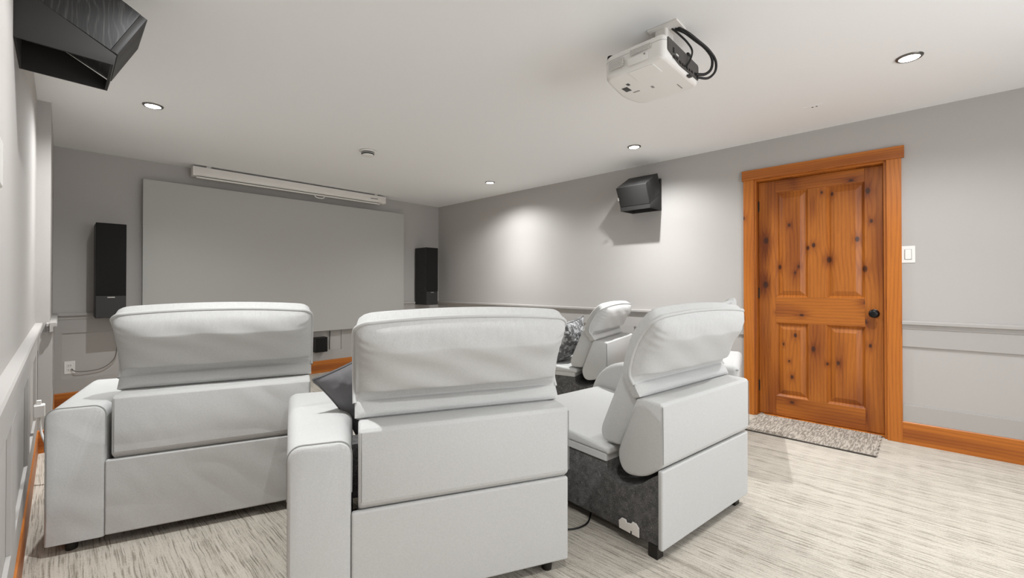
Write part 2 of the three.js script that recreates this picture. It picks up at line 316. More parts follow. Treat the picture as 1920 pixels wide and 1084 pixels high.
// the door texture is laid across the leaf: u from the left jamb, v up
const du0 = -D0;
const PZ = [[-0.905, -0.675], [-0.553, -0.315]], PY = [[0.18, 0.80], [1.015, 1.905]];
part('stile', wood(SX, SB, S0, S1, SL, PZ[0][0], false, du0, 0), M.pineDoor, leaf);
part('stile', wood(SX, SB, S0, S1, PZ[1][1], SR, false, du0, 0), M.pineDoor, leaf);
for (const [y0, y1, du, dv] of [[S0, PY[0][0], 0.12, 0.35], [PY[0][1], PY[1][0], 0.33, 1.62], [PY[1][1], S1, 0.55, 0.9]]) part('rail', wood(SX, SB, y0, y1, PZ[0][0], PZ[1][1], true, du - y0, dv), M.pineDoor, leaf);
for (const [y0, y1] of PY) part('mullion', wood(SX, SB, y0, y1, PZ[0][1], PZ[1][0], false, du0, 0), M.pineDoor, leaf);
for (const [z0, z1] of PZ) for (const [y0, y1] of PY) { // raised panel: field with sloping margins inside a moulding
  const q = [[0, 0.018], [0.012, 0.016], [0.016, 0.022], [0.020, 0.022], [0.050, 0.010], [0.054, 0.008]]; // [inset, depth behind the face]
  const pos = [], uvs = [];
  const ring = ([i, d]) => [[SX + d, y0 + i, z0 + i], [SX + d, y0 + i, z1 - i], [SX + d, y1 - i, z1 - i], [SX + d, y1 - i, z0 + i]];
  const push = (...v) => v.forEach(p => { pos.push(...p); uvs.push(p[2] + du0, p[1]); });
  q[0][1] = 0.004;
  for (let k = 0; k + 1 < q.length; k++) { const a = ring(q[k]), b = ring(q[k + 1]); for (let s = 0; s < 4; s++) { const t = (s + 1) % 4; push(a[s], a[t], b[t], a[s], b[t], b[s]); } }
  const f = ring(q[q.length - 1]); push(f[0], f[1], f[2], f[0], f[2], f[3]);
  const g = new THREE.BufferGeometry(); g.setAttribute('position', new THREE.Float32BufferAttribute(pos, 3)); g.setAttribute('uv', new THREE.Float32BufferAttribute(uvs, 2)); g.computeVertexNormals();
  const back = wood(SB - 0.012, SB - 0.004, y0 - 0.004, y1 + 0.004, z0 - 0.004, z1 + 0.004, false, du0, 0, 0);
  part('panel', mergeGeometries([g, back]), M.pineDoor, leaf);
}
const knobG = new THREE.LatheGeometry([[0, 0], [0.032, 0], [0.032, 0.006], [0.013, 0.010], [0.011, 0.034], [0.022, 0.042], [0.029, 0.052], [0.028, 0.062], [0.018, 0.069], [0, 0.070]].map(p => new THREE.Vector2(...p)), 32);
knobG.rotateZ(Math.PI / 2); knobG.translate(SX, 0.905, -0.262);
const kn = part('knob', knobG, M.knob, leaf); kn.userData.label = 'black round door knob';
for (const y of [0.25, 1.05, 1.80]) part('hinge', cyl(0.006, 0.006, 0.09, 12, SX - 0.004, y, SL + 0.001), M.black, door);

// ------------------------------------------------------------------ downlights
function downlight(x, z, label, level = 1) {
  const g = thing('ceiling_downlight', label, 'downlight', [x, H, z], 0, 'recessed ceiling downlights');
  const ring = new THREE.LatheGeometry([[0.043, -0.001], [0.045, -0.009], [0.053, -0.008], [0.058, -0.003], [0.058, 0.001]].map(p => new THREE.Vector2(...p)), 40);
  const rm = part('trim_ring', ring, M.lampRing, g); rm.material = M.lampRing;
  part('lamp_lens', new THREE.CylinderGeometry(0.044, 0.044, 0.004, 32).translate(0, -0.004, 0), M.lampGlow, g);
  for (const [I, ang, pen] of [[LAMP_WIDE, 1.31, 0.45], [LAMP_BEAM, 0.84, 1.0]]) {
    const s = new THREE.SpotLight(LAMP_COLOR, I * level, 0, ang, pen, 2); s.position.set(0, -0.012, 0); s.castShadow = true; s.shadow.radius = 1;
    s.shadow.mapSize.set(1024, 1024); s.target.position.set(0, -2, 0); g.add(s); g.add(s.target);
  }
  return g;
}
downlight(0.431, -3.822, 'lit ceiling downlight by the screen end of the left wall');
downlight(3.556, -3.757, 'lit ceiling downlight by the far right corner');
downlight(3.523, -1.854, 'lit ceiling downlight above the wedge loudspeaker on the right wall');
downlight(3.163, -0.045, 'lit ceiling downlight in front of the wooden door', 0.75);
downlight(0.43, -1.85, 'unseen ceiling downlight placed to light the left row of recliners', 0.65);  // out of view; lights the left recliners and the wall beside them
downlight(0.43, -0.05, 'unseen ceiling downlight placed to light the left wall near the camera', 0.6);  // unseen lamp, placed to brighten the left wall close to the camera

// ------------------------------------------------------------------ screen wall
const scr = thing('projection_screen', 'large grey fixed projection screen panel on the far wall', 'screen', [2.003, 0.537, ZF]);
part('screen_board', box(-1.456, 1.456, 0, 1.617, 0.053, 0.083, 0.002), M.screen, scr);
part('screen_face', box(-1.454, 1.454, 0.002, 1.615, 0.083, 0.085), M.screen, scr);
const hs = thing('screen_housing', 'long white pull-down screen case under the ceiling', 'screen case', [2.012, H, -5.42]);
part('case', extrude(roundPoly([[0.055, -0.018, 0.006], [-0.055, -0.018, 0.006], [-0.055, -0.105, 0.03], [-0.03, -0.115, 0.01], [0.045, -0.115, 0.008], [0.055, -0.105, 0.01]]), 2.15, 0.003, 2).rotateY(Math.PI / 2).translate(-1.075, 0, 0), M.whiteMetal, hs);
part('bottom_bar', box(-1.06, 1.0, -0.134, -0.119, 0.020, 0.048, 0.004), M.whiteMetal, hs);
part('bottom_slot', box(-1.05, 1.0, -0.120, -0.114, 0.026, 0.042), M.black, hs);
for (const s of [-1, 1]) part('end_cap', box(s > 0 ? 1.07 : -1.09, s > 0 ? 1.09 : -1.07, -0.113, -0.018, -0.052, 0.052, 0.006), M.whiteMetal, hs);
for (const x of [-0.95, 0.95]) part('ceiling_hanger', box(x - 0.02, x + 0.02, -0.018, 0, -0.03, 0.03), M.whiteMetal, hs);
part('pull_handle', tube([[0.13, -0.128, 0.035], [0.14, -0.152, 0.035], [0.19, -0.160, 0.035], [0.24, -0.152, 0.035], [0.25, -0.128, 0.035]], 0.006, 24, 8), M.whitePlastic, hs);
part('name_plate', box(0.86, 0.965, -0.072, -0.060, 0.0545, 0.0562), M.greyPlastic, hs);

// tall loudspeakers hung on the far wall
function tower(x0, label) {
  const g = thing('wall_loudspeaker', label, 'loudspeaker', [x0 + 0.101, 0.825, -5.25], 0, 'tall loudspeakers beside the screen');
  part('cabinet', turnUV(box(-0.101, 0.101, 0, 0.845, -0.29, 0, 0.003), 0, 0, false), M.ash, g);
  part('grille', box(-0.099, 0.099, 0.20, 0.842, 0, 0.012, 0.003), M.grille, g);
  part('lower_baffle', box(-0.099, 0.099, 0.003, 0.196, 0, 0.006, 0.002), M.grilleGrey, g);
  part('badge', box(-0.025, 0.025, 0.180, 0.187, 0.006, 0.009, 0.001), M.silver, g);
  part('wall_bracket', box(-0.05, 0.05, 0.62, 0.78, ZF + 5.25 + 0.0, -0.29), M.black, g);
  part('wall_bracket', box(-0.05, 0.05, 0.10, 0.18, ZF + 5.25 + 0.05, -0.29), M.black, g);
  return g;
}
tower(0.21, 'tall black loudspeaker left of the screen above the outlet');
tower(3.69, 'tall black loudspeaker in the corner right of the screen');
// small black box under the screen
const sub = thing('wall_box', 'small black box speaker mounted under the screen panel', 'speaker box', [2.26, 0.275, ZF + PT]);
part('box_body', box(-0.075, 0.075, 0, 0.185, 0, 0.10, 0.004), M.bracketBlack, sub);
part('box_front', box(-0.068, 0.068, 0.007, 0.178, 0.10, 0.106, 0.002), M.grille, sub);
solo('hanging_cable', tube([[2.40, 0.53, ZF + 0.03], [2.402, 0.45, ZF + 0.02], [2.398, 0.36, ZF + 0.02], [2.40, 0.285, ZF + 0.02]], 0.005, 20, 6), M.cable, 'short black cable hanging under the screen panel', 'cable');
// outlet and cable
const out = thing('wall_outlet', 'white wall outlet low on the far wall', 'outlet', [0.059, 0.375, ZF]);
part('cover_plate', box(-0.035, 0.035, -0.057, 0.057, 0, 0.006, 0.003), M.whitePlastic, out);
for (const y of [-0.02, 0.02]) { const s = part('socket', box(-0.017, 0.017, y - 0.014, y + 0.014, 0.006, 0.009, 0.003), M.whitePlastic, out); part('slot', mergeGeometries([box(-0.008, -0.005, y - 0.006, y + 0.006, 0.009, 0.0095), box(0.005, 0.008, y - 0.006, y + 0.006, 0.009, 0.0095)]), M.darkPlastic, s); }
solo('speaker_cable', tube([[0.072, 0.365, ZF + 0.02], [0.085, 0.345, ZF + 0.035], [0.16, 0.33, ZF + 0.03], [0.28, 0.35, ZF + 0.03], [0.35, 0.42, ZF + 0.03], [0.37, 0.52, ZF + 0.03], [0.36, 0.66, ZF + 0.03], [0.34, 0.84, ZF + 0.03]], 0.004, 50, 6), mat({ color: 0x6d6660, roughness: 0.6 }), 'thin grey cable from the outlet up to the loudspeaker', 'cable');
// white plug-in with its cord by the left wall
const plug = thing('plug_adapter', 'white plug adapter with cord on the left wall', 'adapter', [XL + PT, 0.40, -3.66]);
part('adapter_body', box(0, 0.045, -0.035, 0.035, -0.03, 0.03, 0.006), M.whitePlastic, plug);
part('prong_top', box(0.01, 0.03, 0.035, 0.06, -0.012, 0.012, 0.004), M.whitePlastic, plug);
part('cord', tube([[0.025, -0.03, 0], [0.03, -0.12, 0.01], [0.055, -0.20, 0.05], [0.085, -0.27, 0.09], [0.11, -0.34, 0.12], [0.13, -0.39, 0.15]], 0.006, 40, 8), M.whitePlastic, plug);

// ------------------------------------------------------------------ switch and thermostat
const sw = thing('light_switch', 'white rocker light switch beside the door casing', 'switch', [XR, 1.335, -0.072]);
part('switch_plate', box(-0.006, 0, -0.060, 0.060, -0.037, 0.037, 0.003), M.whitePlastic, sw);
part('switch_frame', box(-0.0075, -0.006, -0.036, 0.036, -0.019, 0.019, 0.0006), M.greyPlastic, sw);
part('rocker', box(-0.012, -0.006, -0.034, 0.034, -0.0165, 0.0165, 0.003), M.whitePlastic, sw);
const th = thing('wall_control', 'white wall control unit at the edge of the left wall', 'control', [XL, 1.395, -1.485]);
part('control_body', box(0, 0.022, -0.055, 0.055, -0.05, 0.05, 0.008), M.whitePlastic, th);
part('control_base', box(0, 0.008, -0.060, 0.060, -0.055, 0.055, 0.003), M.greyPlastic, th);

// ------------------------------------------------------------------ wedge loudspeakers on the side walls
function wedge(x, dir, y, z0, z1, label) {
  // profile: outwards from wall (o), up (u); then mirrored by dir
  const g = thing('wedge_loudspeaker', label, 'loudspeaker', [x, y, (z0 + z1) / 2], dir > 0 ? 0 : Math.PI, 'wedge loudspeakers on the side walls');
  const w = Math.abs(z1 - z0);
  const ext = (pts, wd, bev) => { const e = extrude(pts, wd, bev, 2); e.translate(0, 0, -wd / 2); return metricUV(e); };
  // cabinet: a rectangle tipped down by 29 degrees
  const A = [0.085, 0.362], B = [0.344, 0.217], C = [0.258, 0.043], Dp = [0.002, 0.186];
  const t = [B[0] - A[0], B[1] - A[1]], L = Math.hypot(...t), k = 0.022 / L;
  const B2 = [B[0] - t[0] * k, B[1] - t[1] * k], C2 = [C[0] - t[0] * k, C[1] - t[1] * k];
  part('cabinet', ext([A, B2, C2, Dp].reverse(), w, 0.002), M.ash, g);
  const gl = [[B2[0] - 0.002, B2[1]], B, C, [C2[0] - 0.002, C2[1]]].map(([a, b]) => [a + t[0] * 0.004, b + t[1] * 0.004]);
  part('grille', ext(gl.reverse(), w + 0.004, 0.006), M.grilleGrey, g);
  if (dir < 0) part('badge', ext([[0.312, 0.128], [0.316, 0.126], [0.303, 0.100], [0.299, 0.102]].reverse(), 0.012, 0).translate(0.006, -0.004, -0.146 * dir), M.silver, g);
  // bracket: two cheeks, a back plate and an inner deck, open underneath
  const cheek = [[0, 0.322], [0.045, 0.322], [0.010, 0.182], [0.256, 0.041], [0.247, 0.0], [0, 0.006]];
  for (const s of [-1, 1]) part('bracket_cheek', ext([[0, 0.322], [0.030, 0.322], [0.030, 0.171], [0.256, 0.039], [0.247, 0.0], [0, 0.006]].reverse(), 0.008, 0.001).translate(0, 0, s * (w / 2 - 0.002)), M.bracketBlack, g);
  part('bracket_back', box(0, 0.006, 0.006, 0.322, -w / 2 + 0.004, w / 2 - 0.004), M.bracketBlack, g);
  part('bracket_front', ext([[0.256, 0.039], [0.247, 0.0], [0.239, 0.0], [0.248, 0.044]].reverse(), w - 0.012, 0), M.bracketBlack, g);
  return g;
}
wedge(XR, -1, 1.859, -1.885, -2.197, 'black wedge loudspeaker on the right wall near the door');
wedge(XL, 1, 1.947, -2.2, -2.51, 'black wedge loudspeaker on the left wall with wood-grain side');

// ------------------------------------------------------------------ recliners
const W = 0.78;
const side = (pts, x0, x1, bev, seg = 3) => metricUV(extrude(pts, x1 - x0, bev, seg).rotateY(Math.PI / 2).translate(x0, 0, 0)); // (forward, up) profile between two rt values
function headrestGeo() {
  const P = new THREE.CatmullRomCurve3([[0.100, 0.650], [0.128, 0.695], [0.150, 0.735], [0.140, 0.800], [0.108, 0.880], [0.062, 0.945], [0.012, 0.990]].map(([a, b]) => new THREE.Vector3(a, b, 0)), false, 'catmullrom', 0.5);
  const NU = 72, NV = 64;
  const wid = v => { let w = mix(0.792, 0.796, sstep(0.05, 0.6, v)); if (v > 0.86) w -= 0.07 * Math.pow((v - 0.86) / 0.14, 3); return w; };
  const rim = (u, v) => { const c = P.getPoint(v), q = 2 * u - 1; return new THREE.Vector3(W / 2 + q * 0.5 * wid(v), c.y + 0.016 * (1 - q * q) * sstep(0.5, 1, v), -c.x); };
  const nrm = v => { const t = P.getTangent(v); return [-t.y, t.x]; };
  const depthBack = v => {
    if (v < 0.20) { const s = v / 0.20; return 0.018 * Math.pow(Math.max(0, 1 - Math.pow(Math.abs(2 * s - 1), 3)), 0.6) + 0.002; }
    const s = (v - 0.20) / 0.80; return 0.002 * (1 - s) + 0.102 * Math.pow(Math.max(0, 1 - Math.pow(Math.abs(2 * s - 1), 3.4)), 0.55) * (0.88 + 0.22 * s);
  };
  const grid = (off, backSide) => {
    const pos = [], idx = [], uv = [];
    for (let j = 0; j <= NV; j++) for (let i = 0; i <= NU; i++) {
      const u = i / NU, v = j / NV, q = Math.abs(2 * u - 1), p = rim(u, v), n = nrm(v), o = off(u, v, q);
      pos.push(p.x, p.y + n[1] * o, p.z - n[0] * o); uv.push(p.x, v * 0.45);
    }
    for (let j = 0; j < NV; j++) for (let i = 0; i < NU; i++) { const a = j * (NU + 1) + i, b = a + 1, c = a + NU + 1, d = c + 1; if (backSide) idx.push(a, b, d, a, d, c); else idx.push(a, d, b, a, c, d); }
    const g = new THREE.BufferGeometry(); g.setAttribute('position', new THREE.Float32BufferAttribute(pos, 3)); g.setAttribute('uv', new THREE.Float32BufferAttribute(uv, 2)); g.setIndex(idx); g.computeVertexNormals(); return g;
  };
  const back = grid((u, v, q) => {
    const e = Math.pow(Math.max(0, 1 - Math.pow(q, 6)), 0.5);
    const gather = Math.exp(-Math.pow((1 - q) / 0.10, 2)) * sstep(0.45, 0.9, v) * 0.006 * Math.sin(v * 70 + (u > 0.5 ? 1 : 0)) + Math.exp(-Math.pow((1 - v) / 0.10, 2)) * 0.0012 * Math.sin(u * 120);
    const drape = 0.004 * Math.sin(u * 17 + v * 9) * Math.sin(v * 12 + u * 3) * e;
    return Math.max(0, depthBack(v) * e + gather * e + drape * Math.min(1, depthBack(v) / 0.04));
  }, true);
  const front = grid((u, v, q) => -0.055 * Math.pow(Math.max(0, 1 - Math.pow(q, 30)), 0.5) * Math.pow(Math.max(0, 1 - Math.pow(Math.abs(2 * v - 1), 34)), 0.5), false);
  const edge = []; for (let k = 4; k <= 24; k++) edge.push(rim(0, k / 24)); for (let k = 1; k < 24; k++) edge.push(rim(k / 24, 1)); for (let k = 24; k >= 4; k--) edge.push(rim(1, k / 24));
  return { body: mergeGeometries([back, front]), piping: tube(edge, 0.0075, 140, 8) };
}
const HR = headrestGeo();
const bolsterPts = roundPoly([[-0.004, 0.640, 0.020], [0.120, 0.645, 0.02], [0.225, 0.375, 0.04], [0.190, 0.298, 0.05], [0.080, 0.318, 0.05], [-0.004, 0.390, 0.012]].reverse());
const padPts = roundPoly([[0.325, 0.398, 0.03], [0.345, 0.45, 0.04], [0.215, 0.745, 0.03], [0.150, 0.735, 0.02], [0.106, 0.652, 0.02], [0.225, 0.400, 0.02]]);
const basePtsSide = [[0.018, 0.055], [0.93, 0.035], [0.93, 0.322], [0.285, 0.322], [0.285, 0.272], [0.262, 0.252], [0.220, 0.243], [0.165, 0.252], [0.110, 0.280], [0.055, 0.325], [0.018, 0.352]];
// arm: rounded section lofted forwards, its outer face flaring out, its top falling away at the front
const ARM_H = 0.604, ARM_R = 0.042;
function armSection(x0, x1, h, inset = 0) { // points (x, y) from the foot of one face over the top to the foot of the other
  const p = [], y0 = 0.046, r = Math.min(ARM_R, (h - y0) * 0.45); x0 += inset; x1 -= inset; h -= inset;
  for (let k = 0; k <= 4; k++) p.push([x0, mix(y0, h - r, k / 4)]);
  for (let k = 1; k <= 6; k++) { const a = k / 6 * Math.PI / 2; p.push([x0 + r - r * Math.cos(a), h - r + r * Math.sin(a)]); }
  for (let k = 1; k < 4; k++) p.push([mix(x0 + r, x1 - r, k / 4), h]);
  for (let k = 0; k <= 6; k++) { const a = k / 6 * Math.PI / 2; p.push([x1 - r + r * Math.sin(a), h - r + r * Math.cos(a)]); }
  for (let k = 1; k <= 4; k++) p.push([x1, mix(h - r, y0, k / 4)]);
  return p;
}
function armGeo(x0, x1, len, start, flare, blunt) {
  const out = x1 > W / 2 ? 1 : -1, st = [], pos = [], idx = [];
  const fall = blunt ? 0.10 : 0.28, low = blunt ? 0.46 : 0.36;
  for (const [f, i] of [[0, 0.010], [0.004, 0.003], [0.012, 0]]) st.push([start + f, i]);
  for (let k = 1; k <= 10; k++) st.push([mix(start + 0.012, len - fall, k / 10), 0]);
  for (let k = 1; k <= 12; k++) st.push([len - fall + fall * Math.sin(k / 12 * Math.PI / 2), 0]);
  let n = 0;
  for (const [f, i] of st) {
    const q = clamp((f - (len - fall)) / fall), h = low + (ARM_H - low) * Math.sqrt(Math.max(0, 1 - q * q * 0.999));
    const sec = armSection(x0 - (out < 0 ? flare * (f - start) : 0), x1 + (out > 0 ? flare * (f - start) : 0), h, i); n = sec.length;
    for (const [x, y] of sec) pos.push(x, y, -f);
  }
  const S = st.length;
  for (let k = 0; k + 1 < S; k++) for (let j = 0; j < n; j++) { const a = k * n + j, b = k * n + (j + 1) % n, c = a + n, d = b + n; idx.push(a, c, b, b, c, d); }
  for (let j = 1; j + 1 < n; j++) { idx.push(0, j, j + 1); const o = (S - 1) * n; idx.push(o, o + j + 1, o + j); }
  const g = new THREE.BufferGeometry(); g.setAttribute('position', new THREE.Float32BufferAttribute(pos, 3)); g.setIndex(idx);
  return metricUV(toCreasedNormals(g.toNonIndexed(), 0.7));
}
function recliner(label, px, pz, theta, arm, creased, armLen = 0.93, blunt = false) {
  const g = thing('recliner', label, 'recliner', [px, 0, pz], -theta * Math.PI / 180, 'light grey home theatre recliners');
  const fb = creased ? M.fabricCreased : M.fabric;
  part('base', side(basePtsSide, 0.012, W - 0.012, 0.004), M.felt, g);
  part('back_panel', box(arm < 0 ? -0.015 : 0, W, 0.048, 0.369, -0.022, 0.0, 0.008), fb, g);
  const bo = part('bolster', side(bolsterPts, arm < 0 ? 0.006 : 0, W, 0.010), fb, g);
  for (const s of [arm < 0 ? 0.016 : 0.0005, W - 0.0005]) part('seam', tube([[s, 0.628, 0.0025], [s, 0.50, 0.0045], [s, 0.40, 0.0045]], 0.0016, 16, 6), M.seam, bo);
  const pad = part('back_cushion', side(padPts, 0.028, W - 0.028, 0.016, 4), M.fabric, g);
  part('cushion_seam', tube([[0.03, 0.735, -0.150], [0.027, 0.70, -0.128], [0.03, 0.655, -0.108]], 0.004, 12, 6), M.seam, pad);
  const hr = part('headrest', HR.body, M.fabric, g); part('piping', HR.piping, M.fabric, hr);
  part('seat_frame', box(0.004, W - 0.004, 0.318, 0.356, -0.94, -0.285, 0.006), M.fabric, g);
  part('seat_cushion', side(roundPoly([[0.27, 0.352, 0.015], [1.0, 0.352, 0.03], [1.02, 0.40, 0.03], [0.98, 0.425, 0.03], [0.5, 0.405, 0.05], [0.27, 0.386, 0.015]]), 0.0, W, 0.014), M.fabric, g);
  part('footrest', box(0.004, W - 0.004, 0.06, 0.345, -1.0, -0.942, 0.015), M.fabric, g);
  const AW = 0.205;
  if (arm < 0) {
    const a = part('arm', armGeo(-AW, -0.016, armLen, 0.0, 0.13, blunt), fb, g);
    part('dark_gap_filler', box(-0.0155, 0.0055, 0.372, 0.56, -0.20, -0.10), M.felt, g);  // dark felt block added so the gap beside the arm stays dark
    part('arm_seam', tube(armSection(-AW - 0.001, -0.015, ARM_H + 0.001).slice(3, -3).map(([x, y]) => [x, y, -0.013]), 0.0028, 90, 6), M.seam, a);
  }
  if (arm > 0) part('arm', armGeo(W + 0.004, W + (arm > 1 ? 0.13 : AW), 1.05, 0.34, 0.0), M.fabric, g);
  const xs = arm < 0 ? [-AW + 0.07, W - 0.07] : [0.03, W - 0.06];
  for (const x of xs) for (const z of [-0.05, -0.88]) part('leg', arm < 0 ? cyl(0.024, 0.019, 0.05, 20, x, 0.0251, z) : box(x - 0.022, x + 0.022, 0.0, 0.055, z - 0.022, z + 0.022, 0.003), M.blackLeg, g);
  return g;
}
const rA = recliner('light grey recliner with creased back beside the left wall', 0.147, -2.527, 20.4, -1, true);
const rB = recliner('light grey recliner with a dark cushion by its left arm', 0.676, -1.354, 26.5, -1, false, 0.85, true);
const rC = recliner('light grey recliner with bare dark side and white bracket', 1.665, -0.757, 7.8, 1, false);
const rD = recliner('light grey recliner holding a mottled cushion by the right wall', 3.146, -1.911, -12.4, 2, false);
{ const h = rD.getObjectByName('headrest'); h.scale.y = 0.83; h.position.y = 0.655 * 0.17; } // its headrest is tipped lower
// white connector bracket on the bare side of the right recliner
const clip = new THREE.Shape(); [[0.0, 0.0], [0.032, 0.0], [0.032, 0.012], [0.044, 0.012], [0.044, 0.0], [0.098, 0.0], [0.1, 0.03], [0.086, 0.045], [0.066, 0.045], [0.062, 0.034], [0.036, 0.04], [0.03, 0.05], [0.014, 0.05], [0.0, 0.036]].forEach(([a, b], i) => i ? clip.lineTo(a, b) : clip.moveTo(a, b));
const clipG = new THREE.ExtrudeGeometry(clip, { depth: 0.004, bevelEnabled: true, bevelSize: 0.0015, bevelThickness: 0.0015, bevelSegments: 2 });
clipG.rotateY(Math.PI / 2).translate(0.004, 0.056, -0.115);
part('connector_bracket', clipG, M.whiteMetal, rC).userData.label = 'white metal connector bracket';
// gathered corner of the cover standing up behind the right headrest
part('cover_corner', extrude(roundPoly([[0.56, 1.000, 0.01], [0.755, 0.990, 0.004], [0.752, 1.040, 0.006], [0.736, 1.054, 0.004], [0.715, 1.040, 0.01], [0.67, 1.034, 0.02], [0.60, 1.020, 0.02]]), 0.035, 0.008).translate(0, 0, -0.075), M.fabric, rC);
// ------------------------------------------------------------------ ottoman behind the right recliner
const ot = thing('ottoman', 'light grey upholstered ottoman between the recliners and the door', 'ottoman', [3.0, 0, -0.86], 14 * Math.PI / 180);
part('ottoman_body', box(0, 0.70, 0.05, 0.52, -0.73, 0, 0.03), M.fabric, ot);
part('ottoman_top', box(-0.008, 0.708, 0.50, 0.60, -0.738, 0.008, 0.035), M.fabric, ot);
part('welt', tube([[0.0, 0.572, 0.004], [0.0, 0.575, -0.36], [0.0, 0.572, -0.73]], 0.004, 24, 6), M.seam, ot);
for (const x of [0.06, 0.64]) for (const z of [-0.06, -0.67]) part('leg', cyl(0.022, 0.018, 0.052, 16, x, 0.026, z), M.blackLeg, ot);

// ------------------------------------------------------------------ cushions
function pillow(w, h, t, ruffle, s) {
  const N = 40, pos = [], uv = [], idx = []; const nz = noise2(8, 8, s), nz2 = noise2(20, 20, s + 1);
  for (const sd of [1, -1]) { const o = pos.length / 3; for (let j = 0; j <= N; j++) for (let i = 0; i <= N; i++) {
    const a = 2 * i / N - 1, b = 2 * j / N - 1, e = Math.pow(Math.max(0, (1 - Math.pow(Math.abs(a), 2.4)) * (1 - Math.pow(Math.abs(b), 2.4))), 0.55);
    const x = a * w / 2 * (1 - 0.10 * (1 - b * b)), y = b * h / 2 * (1 - 0.10 * (1 - a * a));
    const wr = ruffle * ((nz(i / N, j / N) - 0.5) * e + (nz2(i / N, j / N) - 0.5) * 0.7 * Math.sqrt(e));
    pos.push(x, y, sd * (t / 2 * e) + sd * wr); uv.push(x, y);
  } for (let j = 0; j < N; j++) for (let i = 0; i < N; i++) { const p = o + j * (N + 1) + i, q = p + 1, r = p + N + 1, z = r + 1; if (sd > 0) idx.push(p, q, z, p, z, r); else idx.push(p, z, q, p, r, z); } }
  const g = new THREE.BufferGeometry(); g.setAttribute('position', new THREE.Float32BufferAttribute(pos, 3)); g.setAttribute('uv', new THREE.Float32BufferAttribute(uv, 2)); g.setIndex(idx); g.computeVertexNormals(); return g;
}
function edgeSeam(w, h) { const p = []; for (let k = 0; k < 48; k++) { const q = k / 12, s = Math.floor(q), f = 2 * (q - s) - 1; const c = 1 - 0.10 * (1 - f * f); p.push(s === 0 ? [f * w / 2, -h / 2 * c, 0] : s === 1 ? [w / 2 * c, f * h / 2, 0] : s === 2 ? [-f * w / 2, h / 2 * c, 0] : [-w / 2 * c, -f * h / 2, 0]); } return tube(p, 0.005, 160, 6, true); }
function local(r, x, y, z) { r.updateMatrixWorld(); return r.localToWorld(new THREE.Vector3(x, y, z)); }
const c1 = thing('cushion', 'dark grey cushion leaning behind the arm of a recliner', 'cushion');
part('cover', pillow(0.42, 0.42, 0.16, 0.022, 91), M.cushionDark, c1); part('edge_seam', edgeSeam(0.42, 0.42), M.cushionDark, c1);
c1.position.copy(local(rB, 0.12, 0.665, -0.42)); c1.rotation.set(0.22, -26.5 * Math.PI / 180 + 0.1, 0.52, 'YXZ');
const mottled = makeTex(256, 256, (() => { const a = noise2(14, 14, 95), b = noise2(40, 40, 96); return (u, v, c) => { const k = mix(96, 168, sstep(0.35, 0.65, 0.6 * a(u, v) + 0.4 * b(u, v))); c[0] = k; c[1] = k; c[2] = k; }; })(), true, 0.3, 0.3);
const c2 = thing('cushion', 'mottled grey plush cushion on the recliner by the right wall', 'cushion');
const mm = mat({ map: mottled, bumpMap: mottled, bumpScale: 0.012, roughness: 1 });
part('cover', pillow(0.44, 0.42, 0.20, 0.035, 97), mm, c2); part('edge_seam', edgeSeam(0.44, 0.42), mm, c2);
c2.position.copy(local(rD, 0.27, 0.60, -0.47)); c2.rotation.set(0.35, 12.4 * Math.PI / 180, 0.1, 'YXZ');

// ------------------------------------------------------------------ door mat
{
  const nx = 20, nz = 40, x0 = 3.65, x1 = 4.20, z0 = -1.02, z1 = -0.222, pos = [], uv = [], idx = []; const wv = noise2(4, 6, 99);
  const hgt = (i, j) => 0.010 + 0.004 * (wv(i / nx * 0.9, j / nz * 0.9) - 0.3) + (j < 4 ? 0.003 * (4 - j) / 4 : 0);
  for (const top of [1, 0]) for (let j = 0; j <= nz; j++) for (let i = 0; i <= nx; i++) { const x = mix(x0, x1, i / nx), z = mix(z0, z1, j / nz); pos.push(x, top ? hgt(i, j) : 0.001, z + 0.006 * Math.sin(i * 2.1) * (j === nz || j === 0 ? 1 : 0)); uv.push(x, z); }
  const n = (nx + 1) * (nz + 1);
  for (let j = 0; j < nz; j++) for (let i = 0; i < nx; i++) { const a = j * (nx + 1) + i, b = a + 1, c = a + nx + 1, d = c + 1; idx.push(a, c, b, b, c, d, n + a, n + b, n + c, n + b, n + d, n + c); }
  const wallq = (a, b) => idx.push(a, b, n + b, a, n + b, n + a);
  for (let i = 0; i < nx; i++) { wallq(i, i + 1); const o = nz * (nx + 1); wallq(o + i + 1, o + i); }
  for (let j = 0; j < nz; j++) { wallq((j + 1) * (nx + 1), j * (nx + 1)); wallq(j * (nx + 1) + nx, (j + 1) * (nx + 1) + nx); }
  const g = new THREE.BufferGeometry(); g.setAttribute('position', new THREE.Float32BufferAttribute(pos, 3)); g.setAttribute('uv', new THREE.Float32BufferAttribute(uv, 2)); g.setIndex(idx);
  const mt = thing('door_mat', 'woven grey ribbed mat in front of the wooden door', 'mat');
  part('mat_weave', toCreasedNormals(g, 0.9), M.doormat, mt);
  part('mat_binding', mergeGeometries([box(x0 - 0.005, x0 + 0.004, 0.001, 0.010, z0, z1, 0.003)]), mat({ color: 0x4b4640, roughness: 1 }), mt);
}

